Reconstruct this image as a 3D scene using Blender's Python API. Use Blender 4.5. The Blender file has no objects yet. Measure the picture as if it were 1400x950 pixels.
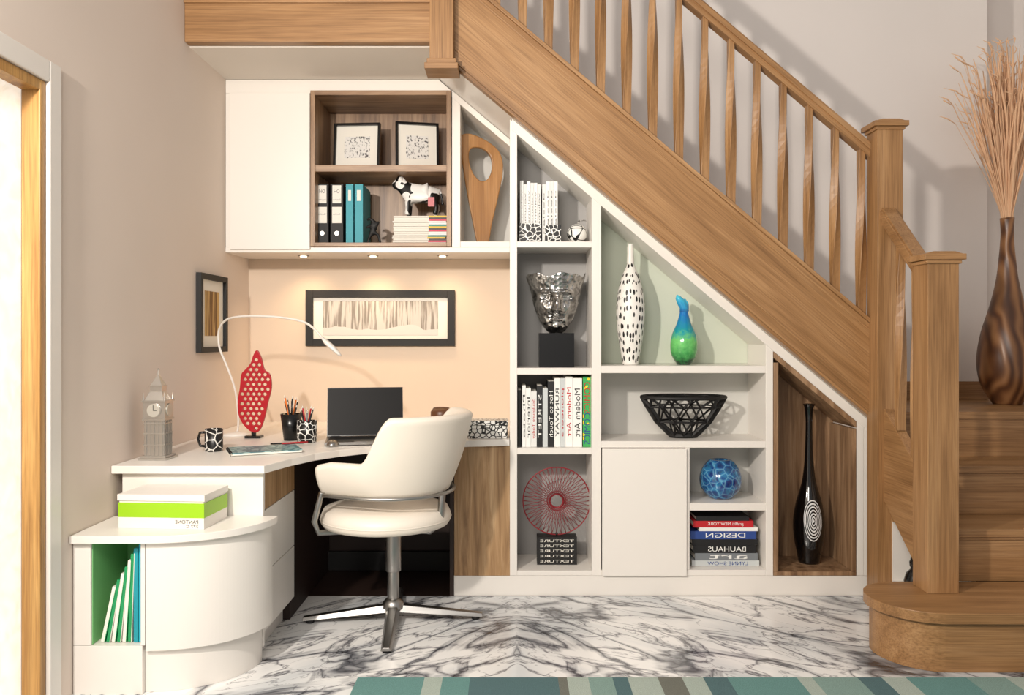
import bpy, bmesh, math, random
from mathutils import Vector, Matrix, Euler
random.seed(7)
F=1126.0; CD=3.95; EYE=1.245
def S(y): return F/(CD+y)
def PX(px,y=0): return (px-700)/S(y)
def PZ(py,y=0): return EYE-(py-460)/S(y)
def c(r,g,b):
    f=lambda v:(v/12.92 if v<=.04045 else ((v+.055)/1.055)**2.4)
    return (f(r/255),f(g/255),f(b/255),1)
WALLX=-1.53; BACKY=.835
# ------------------------------------------------------------ materials
def base(name,col=(200,200,200),rough=.5,metal=0,**kw):
    m=bpy.data.materials.new(name); m.use_nodes=True
    p=m.node_tree.nodes['Principled BSDF']
    p.inputs['Base Color'].default_value=c(*col); p.inputs['Roughness'].default_value=rough
    p.inputs['Metallic'].default_value=metal
    for k,v in kw.items(): p.inputs[k.replace('_',' ')].default_value=v
    return m
def N(m,t,**kw):
    n=m.node_tree.nodes.new(t)
    for k,v in kw.items():
        if hasattr(n,k) and not isinstance(v,dict): setattr(n,k,v)
    return n
def L(m,a,b): m.node_tree.links.new(a,b)
def P(m): return m.node_tree.nodes['Principled BSDF']
def coords(m,rot=(0,0,0),scale=(1,1,1),loc=(0,0,0)):
    t=N(m,'ShaderNodeTexCoord'); a=N(m,'ShaderNodeMapping'); a.inputs['Rotation'].default_value=rot; a.inputs['Location'].default_value=loc
    b=N(m,'ShaderNodeMapping'); b.inputs['Scale'].default_value=scale
    L(m,t.outputs['Object'],a.inputs['Vector']); L(m,a.outputs[0],b.inputs['Vector']); return b.outputs[0]
def ramp(m,fac,stops,interp='LINEAR'):
    r=N(m,'ShaderNodeValToRGB'); r.color_ramp.interpolation=interp
    e=r.color_ramp.elements
    e[0].position=stops[0][0]; e[0].color=c(*stops[0][1])
    e[1].position=stops[-1][0]; e[1].color=c(*stops[-1][1])
    for p,col in stops[1:-1]:
        q=e.new(p); q.color=c(*col)
    L(m,fac,r.inputs['Fac']); return r.outputs['Color']
def noise(m,vec,scale=5,detail=4,dist=0,rough=.5):
    n=N(m,'ShaderNodeTexNoise'); n.inputs['Scale'].default_value=scale; n.inputs['Detail'].default_value=detail
    n.inputs['Distortion'].default_value=dist; n.inputs['Roughness'].default_value=rough
    L(m,vec,n.inputs['Vector']); return n.outputs['Fac']
def mixc(m,fac,a,b,mode='MIX'):
    x=N(m,'ShaderNodeMix',data_type='RGBA',blend_type=mode)
    if isinstance(fac,float): x.inputs[0].default_value=fac
    else: L(m,fac,x.inputs[0])
    for i,v in ((6,a),(7,b)):
        if isinstance(v,tuple): x.inputs[i].default_value=c(*v)
        else: L(m,v,x.inputs[i])
    return x.outputs[2]
def mth(m,op,a,b=None):
    x=N(m,'ShaderNodeMath',operation=op)
    for i,v in enumerate((a,b)):
        if v is None: continue
        if isinstance(v,(int,float)): x.inputs[i].default_value=v
        else: L(m,v,x.inputs[i])
    return x.outputs[0]
def bump(m,h,s=.2,d=.002):
    b=N(m,'ShaderNodeBump'); b.inputs['Strength'].default_value=s; b.inputs['Distance'].default_value=d
    L(m,h,b.inputs['Height']); L(m,b.outputs[0],P(m).inputs['Normal'])
def wood(name,dark,mid,light,rot,rough=.42,fine=.35,sc=1.0):
    m=base(name,mid,rough)
    v=coords(m,rot,(.9*sc,13*sc,13*sc)); n1=noise(m,v,1.0,5,.6,.6)
    col=ramp(m,n1,[(.3,dark),(.5,mid),(.7,light)])
    v2=coords(m,rot,(3.5,160,160)); n2=noise(m,v2,1.0,3,0,.6)
    g=ramp(m,n2,[(.3,(185,175,165)),(.6,(255,255,255))])
    out=mixc(m,fine*2 if fine<.5 else 1.0,col,g,'MULTIPLY')
    L(m,out,P(m).inputs['Base Color']); bump(m,n2,.15,.001); return m
R90=math.pi/2; SL=.845; AS=math.atan(SL)
oakd=(140,102,63); oakm=(164,123,80); oakl=(181,141,98)
OX=wood('oak_grain_x',oakd,oakm,oakl,(0,0,0))
OZ=wood('oak_grain_z',oakd,oakm,oakl,(0,R90,0))
OY=wood('oak_grain_y',oakd,oakm,oakl,(0,0,R90))
OS=wood('oak_grain_slope',oakd,oakm,oakl,(0,-AS,0))
ZB=wood('zebrano_veneer',(104,76,54),(150,118,88),(186,154,122),(0,R90,0),.4,.2,1.7)
ZP=wood('zebrano_light',(124,92,60),(174,138,98),(204,172,132),(0,R90,0),.4,.2,2.2)
PINE=wood('pine_frame',(150,106,54),(186,140,78),(206,164,100),(0,R90,0))
WH=base('white_lacquer',(233,228,221),.35)
WHI=base('white_interior',(214,212,206),.5)
GREYI=base('grey_interior',(164,162,160),.5)
GREENW=base('green_tint_back',(204,210,194),.5)
def paint(name,col):
    m=base(name,col,.85); v=coords(m); n=noise(m,v,180,3); bump(m,n,.06,.001)
    n2=noise(m,v,1.2,2); k=ramp(m,n2,[(.3,tuple(int(q*.97) for q in col)),(.7,col)]); L(m,k,P(m).inputs['Base Color']); return m
WALL=paint('wall_paint_taupe',(231,217,205)); NOOK=paint('wall_paint_cream',(226,208,188)); STAIRW=paint('wall_paint_pale',(230,223,218)); CEIL=paint('ceiling_paint',(232,224,214))
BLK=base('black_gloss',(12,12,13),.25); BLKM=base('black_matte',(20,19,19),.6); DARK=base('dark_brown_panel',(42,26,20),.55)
CHROME=base('brushed_steel',(165,163,160),.33,1.0); SILV=base('antique_silver',(196,192,186),.3,.9)
RED=base('red_lacquer',(176,24,38),.35); TEAL=base('teal_card',(20,150,165),.5); GRN=base('green_card',(30,150,90),.5)
PAPER=base('paper_pages',(238,234,224),.8); LEATH=base('white_leather',(234,225,212),.42)
n_=noise(LEATH,coords(LEATH),260,3); bump(LEATH,n_,.12,.001)
LIME=base('lime_band',(150,200,20),.4)
# marble
MAR=base('marble_floor',(235,235,235),.18)
def marble(m):
    t=N(m,'ShaderNodeTexCoord'); sp=N(m,'ShaderNodeSeparateXYZ'); L(m,t.outputs['Object'],sp.inputs[0])
    ax=mth(m,'ABSOLUTE',mth(m,'SUBTRACT',sp.outputs[0],.02)); cb=N(m,'ShaderNodeCombineXYZ'); L(m,ax,cb.inputs[0]); L(m,sp.outputs[1],cb.inputs[1])
    r=N(m,'ShaderNodeMapping'); r.inputs['Rotation'].default_value=(0,0,math.radians(38)); L(m,cb.outputs[0],r.inputs[0])
    s=N(m,'ShaderNodeMapping'); s.inputs['Scale'].default_value=(.6,1.5,1); s.inputs['Location'].default_value=(3.3,.7,0); L(m,r.outputs[0],s.inputs[0])
    v=s.outputs[0]
    def vein(sc,dist,w,off):
        mp=N(m,'ShaderNodeMapping'); mp.inputs['Location'].default_value=(off,off*1.7,off); L(m,v,mp.inputs[0])
        n=noise(m,mp.outputs[0],sc,5,dist,.5)
        return mth(m,'MINIMUM',mth(m,'DIVIDE',mth(m,'ABSOLUTE',mth(m,'SUBTRACT',n,.5)),w),1.0)
    a=vein(1.8,.9,.05,0); b=vein(3.4,.8,.028,5.3); d=vein(6.5,.5,.016,9.1)
    cloud=noise(m,v,2.2,4,.4)
    ca=ramp(m,a,[(0,(96,97,103)),(.18,(150,151,156)),(.45,(212,213,215)),(1,(255,255,255))])
    cbb=ramp(m,b,[(0,(116,115,120)),(.3,(196,196,199)),(1,(255,255,255))])
    cd_=ramp(m,d,[(0,(176,176,180)),(.7,(255,255,255))])
    cl=ramp(m,cloud,[(.35,(206,210,213)),(.6,(246,245,243))])
    o=mixc(m,1.0,ca,cbb,'MULTIPLY'); o=mixc(m,1.0,o,cd_,'MULTIPLY'); o=mixc(m,1.0,o,cl,'MULTIPLY')
    L(m,o,P(m).inputs['Base Color'])
marble(MAR)
# rug stripes
RUG=base('striped_rug_wool',(100,150,150),.95)
t=N(RUG,'ShaderNodeTexCoord'); sp=N(RUG,'ShaderNodeSeparateXYZ'); L(RUG,t.outputs['Object'],sp.inputs[0])
fx=mth(RUG,'DIVIDE',mth(RUG,'ADD',sp.outputs[0],.6),2.8)
T1=(108,154,150);T2=(182,196,186);T3=(86,118,122);T4=(140,170,162);T5=(120,122,112)
st=[(0,T1),(.1,T2),(.125,T1),(.16,T3),(.27,T5),(.285,T2),(.31,T4),(.34,T3),(.36,T2),(.40,T5),(.43,T2),(.46,T3),(.49,T1),(.58,T2),(.60,T4),(.66,T3),(.69,T2),(.72,T1),(.80,T4),(.85,T2),(.88,T3),(.92,T1)]
rc=ramp(RUG,fx,st,'CONSTANT'); nn=noise(RUG,coords(RUG),400,3); 
L(RUG,mixc(RUG,.35,rc,ramp(RUG,nn,[(.35,(110,110,110)),(.65,(255,255,255))]),'MULTIPLY'),P(RUG).inputs['Base Color']); bump(RUG,nn,.8,.004)
# pattern helpers
def voro(name,ca,cb_,scale,thr,mode='EDGE',sc=(1,1,1),rough=.35,rnd=1.0):
    m=base(name,ca,rough); v=N(m,'ShaderNodeTexVoronoi'); v.feature='DISTANCE_TO_EDGE' if mode=='EDGE' else 'F1'
    v.inputs['Scale'].default_value=scale; v.inputs['Randomness'].default_value=rnd
    L(m,coords(m,scale=sc),v.inputs['Vector'])
    L(m,ramp(m,v.outputs['Distance'],[(0,ca),(thr,cb_)],'CONSTANT'),P(m).inputs['Base Color']); return m
MOSA=voro('mosaic_black_white',(15,15,15),(225,225,220),46,.09)
CRACK=voro('crackle_white_black',(20,20,20),(235,235,230),22,.05)
DASH=voro('dashed_white_black',(18,16,16),(236,232,226),1,.36,'F1',(66,66,24),.4,.45)
COW=base('cow_patches',(240,240,240),.4); L(COW,ramp(COW,noise(COW,coords(COW),14,1),[(0,(15,15,15)),(.47,(240,238,234))],'CONSTANT'),P(COW).inputs['Base Color'])
BGLASS=base('blue_green_glass',(30,150,200),.08); P(BGLASS).inputs['Coat Weight'].default_value=.6
t=N(BGLASS,'ShaderNodeTexCoord'); sp=N(BGLASS,'ShaderNodeSeparateXYZ'); L(BGLASS,t.outputs['Object'],sp.inputs[0])
q=mth(BGLASS,'ADD',mth(BGLASS,'DIVIDE',mth(BGLASS,'SUBTRACT',sp.outputs[2],1.105),.34),mth(BGLASS,'MULTIPLY',mth(BGLASS,'SUBTRACT',noise(BGLASS,coords(BGLASS),45,3),.5),.3))
L(BGLASS,ramp(BGLASS,q,[(0,(10,60,30)),(.12,(50,140,70)),(.34,(110,200,110)),(.5,(20,150,160)),(.75,(10,110,190)),(1,(60,190,220))]),P(BGLASS).inputs['Base Color'])
BLUE=base('blue_art_glass',(30,80,160),.1); P(BLUE).inputs['Coat Weight'].default_value=.6
v=N(BLUE,'ShaderNodeTexVoronoi'); v.feature='DISTANCE_TO_EDGE'; v.inputs['Scale'].default_value=26; L(BLUE,coords(BLUE),v.inputs['Vector'])
L(BLUE,mixc(BLUE,.5,ramp(BLUE,v.outputs['Distance'],[(0,(130,190,215)),(.08,(24,80,160)),(.3,(14,36,100))]),ramp(BLUE,noise(BLUE,coords(BLUE),22,3,1.5),[(.35,(10,26,90)),(.65,(50,150,190))])),P(BLUE).inputs['Base Color'])
CARVED=base('carved_wood_vase',(110,66,36),.35)
w=N(CARVED,'ShaderNodeTexWave'); w.inputs['Scale'].default_value=7; w.inputs['Distortion'].default_value=12; w.inputs['Detail'].default_value=2; w.inputs['Detail Scale'].default_value=.7
L(CARVED,coords(CARVED,scale=(1,1,.5)),w.inputs['Vector']); L(CARVED,ramp(CARVED,w.outputs['Fac'],[(0,(84,52,32)),(.5,(118,78,48)),(1,(144,102,66))]),P(CARVED).inputs['Base Color']); bump(CARVED,w.outputs['Fac'],.4,.004)
REED=base('dry_reed',(226,184,146),.7)
SCW=wood('sculpture_wood',(142,96,50),(168,120,68),(186,140,88),(0,R90,0),.35,.2,1.5)
CRUM=base('crumpled_silver',(170,168,165),.26,1.0); v=N(CRUM,'ShaderNodeTexVoronoi'); v.inputs['Scale'].default_value=50; L(CRUM,coords(CRUM),v.inputs['Vector']); bump(CRUM,v.outputs['Distance'],.7,.009)
L(CRUM,ramp(CRUM,noise(CRUM,coords(CRUM),24,4,1),[(.3,(90,88,86)),(.52,(185,183,180)),(.7,(225,223,220))]),P(CRUM).inputs['Base Color'])  # mottled dirt tones, also painting reflection contrast into the metal
def swirl(cx,cz):
    m=base('black_glass_white_swirl',(8,8,9),.06); P(m).inputs['Coat Weight'].default_value=.5
    t=N(m,'ShaderNodeTexCoord'); sp=N(m,'ShaderNodeSeparateXYZ'); L(m,t.outputs['Object'],sp.inputs[0])
    dx=mth(m,'MULTIPLY',mth(m,'SUBTRACT',sp.outputs[0],cx),2.3); dz=mth(m,'SUBTRACT',sp.outputs[2],cz)
    r=mth(m,'SQRT',mth(m,'ADD',mth(m,'MULTIPLY',dx,dx),mth(m,'MULTIPLY',dz,dz)))
    s=mth(m,'SINE',mth(m,'MULTIPLY',r,400.0)); inside=mth(m,'LESS_THAN',r,.1)
    fr=mth(m,'LESS_THAN',sp.outputs[1],.13)
    k=mth(m,'MULTIPLY',mth(m,'MULTIPLY',mth(m,'GREATER_THAN',s,.1),inside),fr)
    L(m,mixc(m,k,(8,8,9),(225,225,225)),P(m).inputs['Base Color']); return m
def art(name,bg,ink,rot=0,sc=(60,60,5),thr=.5):
    m=base(name,bg,.7); n=noise(m,coords(m,scale=sc),1,4,.2); L(m,ramp(m,n,[(thr-.08,ink),(thr+.03,bg)]),P(m).inputs['Base Color']); return m
ART1=base('art_birch_grey',(196,190,182),.7)
na=noise(ART1,coords(ART1,scale=(70,1,5)),1,4,.2); t=N(ART1,'ShaderNodeTexCoord'); sp=N(ART1,'ShaderNodeSeparateXYZ'); L(ART1,t.outputs['Object'],sp.inputs[0])
hz_=mth(ART1,'ADD',mth(ART1,'MULTIPLY',mth(ART1,'SUBTRACT',sp.outputs[2],1.34),7.0),mth(ART1,'MULTIPLY',noise(ART1,coords(ART1,scale=(6,1,6)),1,3),.6))
L(ART1,mixc(ART1,mth(ART1,'LESS_THAN',hz_,.0),ramp(ART1,na,[(.42,(140,133,126)),(.55,(204,200,194))]),(214,211,206)),P(ART1).inputs['Base Color'])
ART2=art('art_birch_amber',(208,172,110),(120,84,44),sc=(1,60,2.5))
ART3=art('art_city_sketch',(232,230,226),(70,68,70),sc=(90,90,70),thr=.44)
# ------------------------------------------------------------ builder
class B:
    def __init__(s,name): s.name=name; s.bm=bmesh.new(); s.mats=[]
    def mi(s,m):
        if m not in s.mats: s.mats.append(m)
        return s.mats.index(m)
    def f(s,vs,m,sm=False):
        try:
            fc=s.bm.faces.new(vs); fc.material_index=s.mi(m); fc.smooth=sm
        except ValueError: pass
    def box(s,x0,x1,y0,y1,z0,z1,m,M=None):
        x0,x1=min(x0,x1),max(x0,x1);y0,y1=min(y0,y1),max(y0,y1);z0,z1=min(z0,z1),max(z0,z1)
        co=[Vector((x,y,z)) for z in (z0,z1) for y in (y0,y1) for x in (x0,x1)]
        if M: co=[M@q for q in co]
        v=[s.bm.verts.new(q) for q in co]
        for q in ((0,2,3,1),(4,5,7,6),(0,1,5,4),(2,6,7,3),(0,4,6,2),(1,3,7,5)): s.f([v[i] for i in q],m)
    def prism(s,pts,ax,a0,a1,m,M=None,sm=False,mside=None):
        def mk(p,a):
            q={'x':(a,p[0],p[1]),'y':(p[0],a,p[1]),'z':(p[0],p[1],a)}[ax]; q=Vector(q)
            return s.bm.verts.new(M@q if M else q)
        A=[mk(p,a0) for p in pts]; C=[mk(p,a1) for p in pts]; n=len(pts)
        s.f(A[::-1],m); s.f(C,m)
        for i in range(n): s.f([A[i],A[(i+1)%n],C[(i+1)%n],C[i]],mside or m,sm)
    def lathe(s,prof,cx,cy,m,n=36,sy=1.0,M=None,cap=True,a0=0):
        rings=[]
        for r,z in prof:
            rings.append([s.bm.verts.new((M@Vector((r*math.cos(2*math.pi*i/n+a0),r*sy*math.sin(2*math.pi*i/n+a0),z)) if M else Vector((cx+r*math.cos(2*math.pi*i/n+a0),cy+r*sy*math.sin(2*math.pi*i/n+a0),z)))) for i in range(n)])
        for a,b in zip(rings,rings[1:]):
            for i in range(n): s.f([a[i],a[(i+1)%n],b[(i+1)%n],b[i]],m,n>8)
        if cap: s.f(rings[0][::-1],m); s.f(rings[-1],m)
    def tube(s,pts,r,m,n=8,closed=False,flat=1.0):
        pts=[Vector(p) for p in pts]; k=len(pts)
        if not hasattr(r,'__len__'): r=[r]*k
        up=Vector((0,0,1)); rings=[]; prev=None
        for i in range(k):
            if closed: t=(pts[(i+1)%k]-pts[i-1])
            else: t=pts[min(i+1,k-1)]-pts[max(i-1,0)]
            t.normalize()
            if prev is None:
                a=t.cross(up); 
                if a.length<.05: a=t.cross(Vector((0,1,0)))
            else: a=prev-t*prev.dot(t)
            a.normalize(); prev=a; b=t.cross(a)
            rings.append([s.bm.verts.new(pts[i]+a*math.cos(2*math.pi*j/n)*r[i]+b*math.sin(2*math.pi*j/n)*r[i]*flat) for j in range(n)])
        rng=range(k if closed else k-1)
        for i in rng:
            A,C=rings[i],rings[(i+1)%k]
            for j in range(n): s.f([A[j],A[(j+1)%n],C[(j+1)%n],C[j]],m,True)
        if not closed: s.f(rings[0][::-1],m); s.f(rings[-1],m)
    def surf(s,fn,nu,nv,m,wrap=False):
        g=[[s.bm.verts.new(fn(i/nu,j/nv)) for j in range(nv+1)] for i in range(nu if wrap else nu+1)]
        for i in range(nu):
            A=g[i];C=g[(i+1)%len(g)]
            for j in range(nv): s.f([A[j],C[j],C[j+1],A[j+1]],m,True)
    def addmesh(s,me,M,m,sm=False):
        vs=[s.bm.verts.new(M@v.co) for v in me.vertices]
        for p in me.polygons: s.f([vs[i] for i in p.vertices],m,sm)
    def plate(s,outer,holes,th,M,m,bev=0):
        cu=bpy.data.curves.new('tmp','CURVE'); cu.dimensions='2D'; cu.fill_mode='BOTH'; cu.extrude=th/2; cu.bevel_depth=bev; cu.bevel_resolution=1
        for lp in [outer]+holes:
            sp=cu.splines.new('POLY'); sp.points.add(len(lp)-1)
            for i,q in enumerate(lp): sp.points[i].co=(q[0],q[1],0,1)
            sp.use_cyclic_u=True
        o=bpy.data.objects.new('tmp',cu); bpy.context.scene.collection.objects.link(o)
        me=bpy.data.meshes.new_from_object(o.evaluated_get(bpy.context.evaluated_depsgraph_get()))
        s.addmesh(me,M,m); bpy.data.objects.remove(o); bpy.data.meshes.remove(me)
    def text(s,body,w,h,M,m,mirror=True):
        cu=bpy.data.curves.new('tmp','FONT'); cu.body=body; cu.extrude=.0; 
        o=bpy.data.objects.new('tmp',cu); bpy.context.scene.collection.objects.link(o)
        me=bpy.data.meshes.new_from_object(o.evaluated_get(bpy.context.evaluated_depsgraph_get()))
        xs=[v.co.x for v in me.vertices]; ys=[v.co.y for v in me.vertices]
        if xs:
            cx,cy=(min(xs)+max(xs))/2,(min(ys)+max(ys))/2; sx=w/max(1e-6,max(xs)-min(xs)); sy=h/max(1e-6,max(ys)-min(ys))
            K=Matrix.Diagonal((-sx if mirror else sx,sy,1,1))@Matrix.Translation((-cx,-cy,0))
            s.addmesh(me,M@K,m)
        bpy.data.objects.remove(o); bpy.data.meshes.remove(me)
    def done(s,bev=0,recalc=True,mods=None,parent=None):
        if recalc: bmesh.ops.recalc_face_normals(s.bm,faces=s.bm.faces)
        me=bpy.data.meshes.new(s.name); s.bm.to_mesh(me); s.bm.free()
        for m in s.mats: me.materials.append(m)
        o=bpy.data.objects.new(s.name,me); bpy.context.scene.collection.objects.link(o)
        if bev:
            b=o.modifiers.new('bevel','BEVEL'); b.width=bev; b.segments=2; b.limit_method='ANGLE'; b.angle_limit=math.radians(40)
        if parent: o.parent=parent
        return o
def XZ(x,y,z,rz=0): # plate plane -> facing -y at location
    return Matrix.Translation((x,y,z))@Matrix.Rotation(rz,4,'Z')@Matrix.Rotation(R90,4,'X')
def TXT(x,y,z,roll=0): return Matrix.Translation((x,y,z))@Matrix.Rotation(R90,4,'X')@Matrix.Rotation(roll,4,'Z')
def ease(t): return t*t*(3-2*t)
# ------------------------------------------------------------ room shell
H=4.3
b=B('floor'); b.box(-1.8,3.5,-5,0.0,-.05,0,MAR); b.box(-1.8,3.5,0,1.3,-.05,-.001,DARK); b.done()
DY0,DY1,DZ=-1.25,-3.6,2.08
for (y0,y1,z0,z1) in ((DY0,1.3,0,H),(DY1,DY0,DZ,H),(-4.4,DY1,0,H)):
    b=B('wall_left'); b.box(WALLX-.2,WALLX,y0,y1,z0,z1,WALL); b.done()
b=B('wall_back'); b.box(WALLX,0,BACKY,BACKY+.1,0,2.63,NOOK); b.box(WALLX,2.76,BACKY+.0005,BACKY+.1,2.63,H,STAIRW); b.box(0,2.76,BACKY,BACKY+.1,0,2.63,STAIRW)
b.box(2.70,2.76,BACKY+.1,1.25,0,H,STAIRW); b.box(2.76,3.5,1.2,1.3,0,H,STAIRW); b.done()
b=B('wall_right'); b.box(3.4,3.5,-1.2,1.2,0,H,STAIRW); b.done()
b=B('ceiling'); b.box(WALLX,-.37,-.04,BACKY,2.618,2.66,CEIL); b.done()
b=B('trim_door'); a=.07
b.box(WALLX,WALLX+.016,DY0,DY0+a,0,DZ+a,WH); b.box(WALLX,WALLX+.0155,DY1,DY0,DZ,DZ+a,WH); b.done(.004)
b=B('door_1')
b.box(WALLX-.058,WALLX+.003,DY0-.035,DY0-.001,0,DZ-.001,PINE); b.box(WALLX-.058,WALLX+.0028,DY1,DY0-.036,DZ-.036,DZ-.001,PINE)
GL=base('frosted_glass_daylit',(250,246,236),.4); P(GL).inputs['Emission Color'].default_value=c(255,248,232); P(GL).inputs['Emission Strength'].default_value=.6
n_=noise(GL,coords(GL),14,4,1); L(GL,ramp(GL,n_,[(.35,(236,226,206)),(.6,(255,250,240))]),P(GL).inputs['Emission Color'])
b.box(WALLX-.066,WALLX-.060,DY1,DY0-.03,.0,DZ-.03,GL)
for k in range(1,4): b.box(WALLX-.058,WALLX-.02,DY0-.56*k-.06,DY0-.56*k,0,DZ-.036,PINE)
b.done(.003)
# ------------------------------------------------------------ staircase
def ZL(X,z0=.828): return z0+SL*(1.726-X)
b=B('staircase')
xL=-.30
b.prism([(xL,ZL(xL,.845)),(1.70,ZL(1.70,.845)),(1.70,ZL(1.70,1.262)),(xL,ZL(xL,1.262))],'y',-.10,-.055,OS)
b.prism([(xL,ZL(xL,.828)),(1.70,ZL(1.70,.828)),(1.70,ZL(1.70,.905)),(xL,ZL(xL,.905))],'y',-.085,-.03,OS)
b.prism([(xL,ZL(xL,1.262)),(1.70,ZL(1.70,1.262)),(1.70,ZL(1.70,1.285)),(xL,ZL(xL,1.285))],'y',-.112,-.035,OS)
b.prism([(xL,ZL(xL,1.225)),(1.70,ZL(1.70,1.225)),(1.70,ZL(1.70,1.236)),(xL,ZL(xL,1.236))],'y',-.104,-.09,OS)
b.prism([(xL,ZL(xL,.90)),(1.70,ZL(1.70,.90)),(1.70,ZL(1.70,.912)),(xL,ZL(xL,.912))],'y',-.105,-.09,OS)
b.prism([(-.38,ZL(-.38,.832)),(1.70,ZL(1.70,.832)),(1.70,ZL(1.70,.85)),(-.38,ZL(-.38,.85))],'y',-.03,BACKY-.002,WH)
for i in range(1,9):
    zt=.88+.22*i; xn=1.70-.26*(i-1)
    if i<8: b.box(xn-.26,xn,-.035,BACKY-.002,zt-.025,zt,OX)
    b.box(xn-.03,xn-.012,-.035,BACKY-.002,zt-.22,zt-.02,OX)
b.box(WALLX+.001,-.12,-.035,BACKY-.002,2.665,2.70,OX)
b.box(WALLX+.001,-.38,-.105,-.045,2.622,3.0,OX); b.box(WALLX+.001,-.38,-.118,-.046,2.80,3.02,OX)
r0,r1=2.055,2.125
def rz(X,z): return z+SL*(1.709-X)
b.prism([(xL,rz(xL,r0)),(1.68,rz(1.68,r0)),(1.68,rz(1.68,r1)),(xL,rz(xL,r1))],'y',-.105,-.045,OS)
b.prism([(xL,rz(xL,r0+.03)),(1.68,rz(1.68,r0+.03)),(1.68,rz(1.68,r1-.012)),(xL,rz(xL,r1-.012))],'y',-.115,-.035,OS)
TX1=2.78
for z,y0,y1 in ((.44,-.52,-.24),(.66,-.24,.04)):
    b.box(1.72,TX1,y0,y1+.03,z-.032,z,OX)
for z,y0 in ((.44,-.50),(.66,-.22),(.88,.06)):
    b.box(1.72,TX1,y0,y0+.02,z-.22,z-.03,OX)
    b.box(1.72,TX1,y0-.008,y0,z-.045,z-.032,OX)
b.box(1.70,3.398,.04,BACKY-.002,.845,.88,OX); b.box(TX1,3.398,.041,1.198,.8455,.8795,OX); b.box(TX1,3.398,.06,.08,0,.85,OX)
def bull(x0,y0,y1,r):
    pts=[(TX1,y0)]+[(x0+r-r*math.sin(a),y0+r-r*math.cos(a)) for a in [i*R90/14 for i in range(15)]]
    r2=(y1-y0)-r
    pts+=[(x0+r2*(1-math.cos(a)),y1-r2+r2*math.sin(a)) for a in [i*R90/6 for i in range(7)]]+[(TX1,y1)]
    return pts
b.prism(bull(1.40,-.92,-.52,.22),'z',.185,.225,OX,sm=False)
b.prism(bull(1.425,-.90,-.53,.205),'z',0,.186,OX,sm=False)
def newel(x,y,z0,z1,w=.058,drop=False):
    b.box(x-w,x+w,y-w,y+w,z0,z1-.03,OZ)
    b.box(x-w-.02,x+w+.02,y-w-.02,y+w+.02,z1-.03,z1-.006,OX)
    b.prism([(x-w-.015,z1-.006),(x+w+.015,z1-.006),(x+w-.02,z1+.004),(x-w+.02,z1+.004)],'y',y-w-.01,y+w+.01,OX)
    b.box(x-w-.008,x+w+.008,y-w-.008,y+w+.008,z1-.045,z1-.031,OX)
newel(1.728,-.13,0,2.235); newel(1.712,-.62,.225,1.579,.062)
w=.055; x=-.325; y=-.10
b.box(x-w,x+w,y-w,y+w,2.52,3.9,OZ); b.box(x-w-.012,x+w+.012,y-w-.012,y+w+.012,2.50,2.525,OX); b.box(x-w-.022,x+w+.022,y-w-.022,y+w+.022,2.475,2.502,OX)
b.prism([(-.56,.22),(-.18,.50),(-.18,.92),(-.56,.64)],'x',1.70,1.745,OY)
b.prism([(-.56,1.44),(-.18,1.76),(-.18,1.84),(-.56,1.52)],'x',1.69,1.75,OY)
b.prism([(-.56,1.47),(-.18,1.79),(-.18,1.83),(-.56,1.51)],'x',1.682,1.758,OY)
def baluster(x,y,z0,z1,r0_=0):
    n=20; rings=[]
    for i in range(n+1):
        t=i/n; u=min(1,max(0,(t-.06)/.88)); an=u*R90+r0_
        a=.0195+.001*math.sin(math.pi*u); bb=.0135+.005*math.sin(math.pi*u)
        rings.append([b.bm.verts.new((x+[1,-1,-1,1][j]*a*math.cos(an)-[1,1,-1,-1][j]*bb*math.sin(an),y+[1,-1,-1,1][j]*a*math.sin(an)+[1,1,-1,-1][j]*bb*math.cos(an),z0+(z1-z0)*t)) for j in range(4)])
    for A,C in zip(rings,rings[1:]):
        for j in range(4): b.f([A[j],A[(j+1)%4],C[(j+1)%4],C[j]],OZ)
for k in range(16):
    X=PX(1177-35.6*k,-.075)
    if X>-.2: baluster(X,-.075,ZL(X,1.27),rz(X,r0+.01))
for yy,z0,z1 in ((-.445,.72,1.55),(-.30,.83,1.67)): baluster(1.722,yy,z0,z1)
b.done(.002)
b=B('trim_stair_skirting'); b.box(1.75,2.76,BACKY-.018,BACKY-.002,.881,.985,OX); b.done(.003)
# ------------------------------------------------------------ shelving under the stair
XR=1.735
b=B('shelving_unit')
D=.30
def vb(p0,p1,zb,yd=D,y0=0):
    x0,x1=PX(p0),PX(p1); b.prism([(x0,zb),(x1,zb),(x1,ZL(x1,.82)),(x0,ZL(x0,.82))],'y',y0,yd,WH)
zb=PZ(787)
vb(697,707,zb,BACKY-.002); vb(809,822,zb); vb(1047,1057,zb); vb(1171,1181,zb); 
x0=PX(1190); b.prism([(PX(1181.5),zb),(x0,zb),(x0,ZL(x0,.82)),(PX(1181.5),ZL(PX(1181.5),.82))],'y',-.001,D,WH)
dx0=PX(700)
b.prism([(dx0,ZL(dx0,.83)),(XR,ZL(XR,.83)),(XR,ZL(XR,.775)),(dx0,ZL(dx0,.775))],'y',-.005,D,WH)
b.box(PX(615),PX(1190),.006,D,0,zb-.001,WH); 
def sh(p0,p1,top,bot,yd=D): b.box(PX(p0),PX(p1),0.001,yd,PZ(bot),PZ(top),WH)
sh(707,809,330,338); sh(707,809,503,512); sh(707,809,613,621); sh(707,809,780,787)
sh(822,1047,500,510); sh(822,1047,603,612); sh(943.2,1047,688,698); sh(822,1047,779,787)
b.box(PX(937),PX(943),.0025,D,PZ(778.9),PZ(612.1),WH)
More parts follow.
